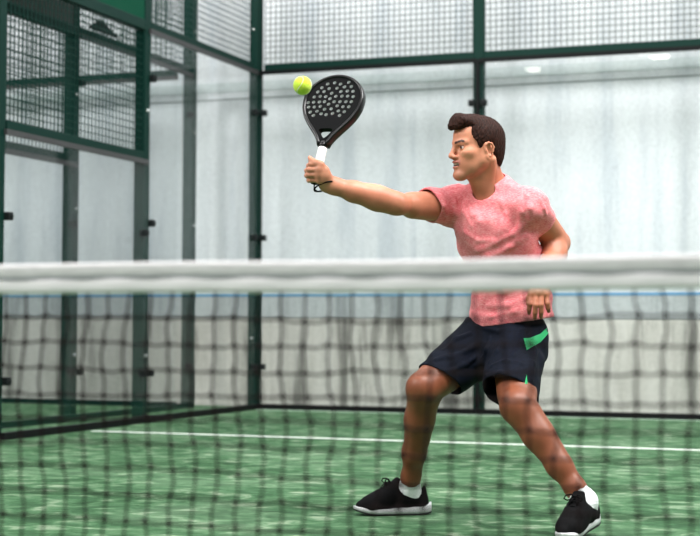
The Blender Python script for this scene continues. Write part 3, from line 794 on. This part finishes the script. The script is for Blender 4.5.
def make_shoe(heel, toe, yscale, pitch=0.0):
    d = vnorm((toe-heel)*np.array([1, 1, 0])); sh = empty('shoe', heel, math.atan2(d[1], d[0])); sh.parent = man; sh.rotation_euler = (0, pitch, math.atan2(d[1], d[0]))
    U = Field()
    U.chain([(.264, .004*yscale, .034), (.222, .004*yscale, .043), (.178, 0, .060), (.135, 0, .072)], [.022, .030, .036, .038], .03)
    U.rc((.225, -.016, .034), (.17, -.012, .045), .026, .030, .03); U.rc((.225, .018, .034), (.17, .010, .045), .026, .030, .03)
    U.chain([(.135, 0, .066), (.085, 0, .058), (.038, 0, .054)], [.038, .038, .034], .03)
    U.rc((.036, 0, .05), (.030, 0, .035), .033, .034, .02)
    U.rc((.020, 0, .055), (.013, 0, .104), .016, .007, .015); U.rc((.02, .014, .06), (.018, .010, .09), .013, .007, .015); U.rc((.02, -.014, .06), (.018, -.010, .09), .013, .007, .015)
    for s in (-1, 0, 1): U.rc((.158, s*.014, .085), (.121, s*.015, .134), .018, .0075, .02)
    U.rc((.070, 0, .116), (.058, 0, .26), .037, .050, .008, 's')
    U.cutcyl((.15, 0, .022), (0, 0, -1), .4, .2, .002)
    up = field_obj('upper', U, (-.03, -.07, .0), (.32, .07, .16), .0032, M['upper'], sh, 2)
    xs = [-.014, -.008, .005, .03, .07, .12, .17, .21, .245, .268, .284, .292]
    hw = [.010, .023, .031, .0365, .0375, .036, .041, .0445, .042, .034, .020, .005]
    def zb(x): return .004+(.020*((x-.19)/.10)**2 if x > .19 else (.008*((.03-x)/.044)**2 if x < .03 else 0))
    def zt(x): return max(zb(x)+.012, float(np.interp(x, [-.014, .0, .06, .12, .18, .25, .292], [.048, .043, .035, .031, .030, .033, .037])))
    def loft(name, fb, ft, m, k):
        bm = bmesh.new(); prev = None; N_ = 16
        for x, w in zip(np.interp(np.linspace(0, 11, 45), range(12), xs), np.interp(np.linspace(0, 11, 45), range(12), hw)):
            off = .004*yscale*math.sin(max(x, 0)*11); b_, t_ = fb(x), ft(x); ring = []
            for i in range(N_):
                a = 2*math.pi*i/N_; ca, sa = math.cos(a), math.sin(a)
                ring.append(bm.verts.new((x, off+w*k*math.copysign(abs(ca)**.45, ca), (b_+t_)/2+(t_-b_)/2*math.copysign(abs(sa)**.45, sa))))
            if prev:
                for i in range(N_): bm.faces.new((prev[i], prev[(i+1) % N_], ring[(i+1) % N_], ring[i]))
            else: bm.faces.new(ring[::-1])
            prev = ring
        bm.faces.new(prev); return from_bm(name, bm, m, sh, True)
    loft('sole', lambda x: zb(x), zt, M['sole'], 1.0)
    loft('outsole', lambda x: zb(x)-.004, lambda x: zb(x)+.002, M['outsole'], .97)
    bm = bmesh.new()
    for i, t in enumerate((.15, .4, .65, .9)):
        x = .205-.062*t; z = .082+.052*t; w = .023
        tube(bm, [(x-.006, -w, z-.016), (x+.002, -w*.5, z-.001), (x+.006, 0, z+.004), (x+.002, w*.5, z-.001), (x-.006, w, z-.016)], .0028, 6)
    for s in (-1, 1):
        tube(bm, [(.150, 0, .128), (.160, s*.014, .140), (.172, s*.028, .138), (.176, s*.034, .128), (.168, s*.026, .120), (.152, 0, .127)], .0026, 6)
        tube(bm, [(.152, 0, .127), (.168, s*.010, .122), (.180, s*.014, .108)], .0024, 6)
    from_bm('laces', bm, M['lace'], sh, True)
    return sh
make_shoe(heelRp, toeRp, 1); make_shoe(heelLp+upz*.037, toeLp, -1, .128)

# ------------------------------------------------------------------ racket and ball
def toworld(v): v = np.asarray(v, float); c, s_ = math.cos(-YAW), math.sin(-YAW); return MO+np.array([c*v[0]-s_*v[1], s_*v[0]+c*v[1], v[2]])
butt = J(314.6, 181.5, 5.612); tipp = J(340.3, 76.8, 5.80)
vax = vnorm(tipp-butt); toc = vnorm(CAML-(butt+tipp)/2); n0 = vnorm(toc-vax*(toc@vax)); u0 = np.cross(vax, n0)
if u0[0] < 0: u0 = -u0
RY = R_(27)
nax = n0*math.cos(RY)-u0*math.sin(RY); uax = u0*math.cos(RY)+n0*math.sin(RY)
RL = float(np.linalg.norm(tipp-butt)); SC = RL/.455
rk = empty('padel_racket', toworld(butt)); rot = Matrix((uax, nax, vax)).transposed().to_4x4()
if rot.to_3x3().determinant() < 0:
    pass
ang = -YAW
mw = Matrix.Translation(Vector(toworld(butt))) @ Matrix.Rotation(ang, 4, 'Z') @ Matrix(((uax[0], -nax[0], vax[0], 0), (uax[1], -nax[1], vax[1], 0), (uax[2], -nax[2], vax[2], 0), (0, 0, 0, 1)))
rk.matrix_world = mw
tag(rk, 'black perforated padel racket with white grip held up in the outstretched hand', 'racket')
WV = [(.150, .0185), (.165, .0215), (.185, .034), (.21, .053), (.24, .079), (.275, .102), (.31, .1155), (.345, .119), (.455, .0)]
def half(v): return float(np.interp(v, [a for a, b in WV], [b for a, b in WV]))
NSM = 46
vs1 = [.150+(.455-.150)*(1-math.cos(math.pi*(.0+i/NSM*.5+.5*(i/NSM)**1.0*0)))for i in range(NSM+1)]
vs1 = [.150+.305*math.sin(math.pi/2*i/NSM)**.9 for i in range(NSM+1)]
def sm_half(v):                                                     # smoothed outline: ellipse near the tip
    if v > .345: return .119*math.sqrt(max(0, 1-((v-.345)/.110)**2))
    return half(v)
outl = [(sm_half(v), v) for v in vs1 if v < .4549]+[(0.0, .455)]
pts_r = np.array([o[0] for o in outl]); 
for _ in range(3): pts_r[1:-1] = .25*pts_r[:-2]+.5*pts_r[1:-1]+.25*pts_r[2:]
outl = [(float(w), v) for w, (_, v) in zip(pts_r, outl)]
poly = outl[:-1]+[(0.0, .455)]+[(-w, v) for w, v in outl[:-1]][::-1]
hole_px = [(187,88),(232,95),(273,88),(308,95),(357,85),(158,115),(197,117),(240,122),(287,120),(332,112),(372,110),(135,142),(173,142),(210,140),(255,150),(310,140),(348,137),(382,138),(120,173),(152,172),(187,168),(220,170),(280,168),(316,167),(350,167),(383,170),(245,182),(116,205),(148,203),(182,202),(213,200),(270,200),(305,200),(340,200),(372,200),(237,215),(118,233),(152,232),(188,228),(288,225),(322,230),(357,230),(213,245),(252,243),(128,262),(168,257),(193,272),(222,277),(260,270),(295,255),(330,260),(147,282),(302,282)]
def on_racket(px, py):
    a = CAML; dv = vnorm(J(px, py, 5)-CAML); t = ((butt-a)@nax)/(dv@nax); q = a+dv*t-butt; return float(q@uax), float(q@vax)
holes = []
for hx, hy in hole_px:
    u_, v_ = on_racket(290+hx/5.956, 70+hy/5.956)
    if abs(u_) < sm_half(min(max(v_, .151), .454))-.018: holes.append((u_, v_))
def racket_face():
    HR, NS = .0068, 10
    loops = [poly]; throat = [(.0, .178), (.009, .186), (.020, .200), (.028, .213), (.024, .219), (.013, .221), (0, .221), (-.013, .221), (-.024, .219), (-.028, .213), (-.020, .200), (-.009, .186)]
    loops.append(throat)
    for u_, v_ in holes: loops.append([(u_+HR*math.cos(2*math.pi*k/NS), v_+HR*math.sin(2*math.pi*k/NS)) for k in range(NS)])
    pts, edges = [], []
    for lp in loops:
        b0 = len(pts); pts += [Vector(p) for p in lp]; edges += [(b0+i, b0+(i+1) % len(lp)) for i in range(len(lp))]
    v2, e2, f2, *_ = delaunay_2d_cdt(pts, edges, [], 0, 1e-6)
    def pin(lp, x, y):
        c = False; n = len(lp)
        for i in range(n):
            x1, y1 = lp[i]; x2, y2 = lp[(i+1) % n]
            if (y1 > y) != (y2 > y) and x < (x2-x1)*(y-y1)/(y2-y1)+x1: c = not c
        return c
    keep = []
    for f in f2:
        x = sum(v2[i][0] for i in f)/3; y = sum(v2[i][1] for i in f)/3
        if pin(poly, x, y) and not pin(throat, x, y) and not any((x-a)**2+(y-b)**2 < (HR*.97)**2 for a, b in holes): keep.append(f)
    TH = .013; bm = bmesh.new()
    va = [bm.verts.new((p[0], -TH, p[1])) for p in v2]; vb = [bm.verts.new((p[0], TH, p[1])) for p in v2]
    cnt = {}
    for f in keep:
        bm.faces.new([va[i] for i in f]); bm.faces.new([vb[i] for i in f][::-1])
        for a, b in zip(f, f[1:]+f[:1]):
            kx = (min(a, b), max(a, b)); cnt.setdefault(kx, []).append((a, b))
    nh = len(poly)+len(throat)
    for kx, l_ in cnt.items():
        if len(l_) == 1:
            a, b = l_[0]; fc = bm.faces.new((va[b], va[a], vb[a], vb[b]))
            if min(a, b) >= nh: fc.material_index = 1
    bmesh.ops.delete(bm, geom=[v for v in bm.verts if not v.link_faces], context='VERTS')
    return bm
M['carbon'] = mat('matt_black_carbon', '07080a', .6, 0, .1)
M['frame'] = mat('gloss_black_frame', '08090b', .28, 0, .4)
M['foam'] = mat('pale_foam_core', 'd2d4d4', .8)
M['grip'] = m_knit('white_grip_tape', 'f7f7f5', 'dcdcda', 40)
fc = from_bm('face', racket_face(), M['carbon'], rk); fc.data.materials.append(M['foam'])
bm = bmesh.new(); prev = None; NP = 12
npoly = len(poly)
for i in range(npoly):
    p = Vector(poly[i]); t = (Vector(poly[min(i+1, npoly-1)])-Vector(poly[max(i-1, 0)])).normalized(); nn = Vector((t.y, -t.x)); ring = []
    for k in range(NP):
        a = 2*math.pi*k/NP; ca, sa = math.cos(a), math.sin(a)
        du = -.004+.0075*math.copysign(abs(ca)**.6, ca); dy = .0188*math.copysign(abs(sa)**.6, sa)
        ring.append(bm.verts.new((p.x+nn.x*du, dy, p.y+nn.y*du)))
    if prev:
        for k in range(NP): bm.faces.new((prev[k], prev[(k+1) % NP], ring[(k+1) % NP], ring[k]))
    else: bm.faces.new(ring)
    prev = ring
bm.faces.new(prev[::-1]); from_bm('frame', bm, M['frame'], rk, True)
bm = bmesh.new(); tube(bm, [(0, 0, .142), (0, 0, .152), (0, 0, .166)], [.0175, .019, .0165], 14); from_bm('collar', bm, M['frame'], rk, True)
bm = bmesh.new(); ps = [(0, 0, .012+.132*i/24) for i in range(25)]; tube(bm, ps, [.0172+.0006*math.sin(i*2.1)+.001*(i < 3) for i in range(25)], 14); from_bm('grip', bm, M['grip'], rk, True)
bm = bmesh.new(); tube(bm, [(0, 0, -.006), (0, 0, .002), (0, 0, .014)], [.016, .0205, .0195], 14); from_bm('butt_cap', bm, M['outsole'], rk, True)
# safety cord looped round the wrist
fx = vnorm(elbR-wriR); fy = vnorm(np.cross(fx, upz)); fz = np.cross(fx, fy)
rc_ = J(324.5, 186.5, 5.612); fx = vnorm(vnorm(J(321, 172, 5.60)-J(327.5, 191, 5.615))+np.array([.1, .38, 0])); fy = vnorm(J(334, 182.5, 5.60)-rc_); fy = vnorm(fy-fx*(fy@fx)); fz = np.cross(fx, fy)
inv = mw.inverted()
def inr(q): return inv @ Vector(toworld(q))
ring = [inr(rc_+fy*(.0395*math.cos(a))+fz*(.0370*math.sin(a))+fx*(.006*math.cos(a+.6))) for a in [2*math.pi*k/28 for k in range(29)]]
bm = bmesh.new(); tube(bm, ring, .0034, 6)
low = min(range(28), key=lambda k: (mw @ ring[k]).z)
tube(bm, [ring[low], ring[low].lerp(Vector((0, -.0, -.01)), .5)+Vector((0, -.012, -.012)), Vector((0, 0, -.006))], .0024, 6)
from_bm('wrist_cord', bm, M['lace'], rk, True)

def m_felt():
    m = mat('yellow_green_felt', 'c9e83a', .9, 0, .2); k = NT(m); n = k.noise(k.coords(), 160, 3, .6)
    k.color(k.ramp(n, [(.3, 'b4d92c'), (.7, 'd8f052')])); k.bump(n, .5, .003); k.b.inputs['Sheen Weight'].default_value = .3; return m
M['felt'] = m_felt(); M['seamw'] = mat('pale_ball_seam', 'e9f0d2', .8)
bp = at(302.5, 85.5, 5.36); ball = empty('padel_ball', bp); ball.rotation_euler = (.5, .7, .3)
tag(ball, 'yellow-green felt ball in the air just left of the black racket', 'ball')
bm = bmesh.new(); bmesh.ops.create_uvsphere(bm, u_segments=40, v_segments=24, radius=.0330); from_bm('felt', bm, M['felt'], ball, True)
bm = bmesh.new(); cv = []
for k in range(81):
    t = 2*math.pi*k/80; a_, b_ = .75, .25
    p = Vector((a_*math.cos(t)+b_*math.cos(3*t), a_*math.sin(t)-b_*math.sin(3*t), 2*math.sqrt(a_*b_)*math.sin(2*t)))
    cv.append(p.normalized()*.0328)
tube(bm, cv, .0012, 6); from_bm('seam', bm, M['seamw'], ball, True)

# ---- assumed hall lamps, out of view, placed to give glints in the back glass
M['lampglow'] = bpy.data.materials.new('lit_lamp_diffuser'); M['lampglow'].use_nodes = True
b_ = M['lampglow'].node_tree.nodes['Principled BSDF']; b_.inputs['Emission Color'].default_value = (1, .93, .82, 1); b_.inputs['Emission Strength'].default_value = 26
def lamp(x, y, z, L, label):
    o = empty('assumed_hall_lamp', (x, y, z)); tag(o, label, 'lamp', 'assumed hall lamps')  # assumed lamp, unseen itself, inferred from a glint; no ceiling is built
    boxobj('housing', (-L/2-.02, -.07, .03), (L/2+.02, .07, .09), M['grey_edge'], o, .006)
    boxobj('diffuser', (-L/2, -.055, 0), (L/2, .055, .03), M['lampglow'], o, .006)
    for s in (-1, 1):
        bm = bmesh.new(); tube(bm, [(s*L*.35, 0, .09), (s*L*.35, 0, 3.0)], .004, 6); from_bm('added_suspension_wire', bm, M['clip'], o)  # added support wires, nothing is built above to hold them
def lamp_at(px, py, ymir, L, label):
    v = at(px, py, 1.0)-CAMP; q = CAMP+v*((ymir-CAMP[1])/v[1]); lamp(q[0], -q[1], q[2], L, label)
for px_, py_, ym, L in ((533, 71, 7.0, .16), (655, 52.5, 10.0, .5), (659, 58, 8.0, .24), (494, 61, 9.0, .12)):
    lamp_at(px_, py_, ym, L, 'assumed lit hall lamp, out of view, set to give a glint in the back glass')
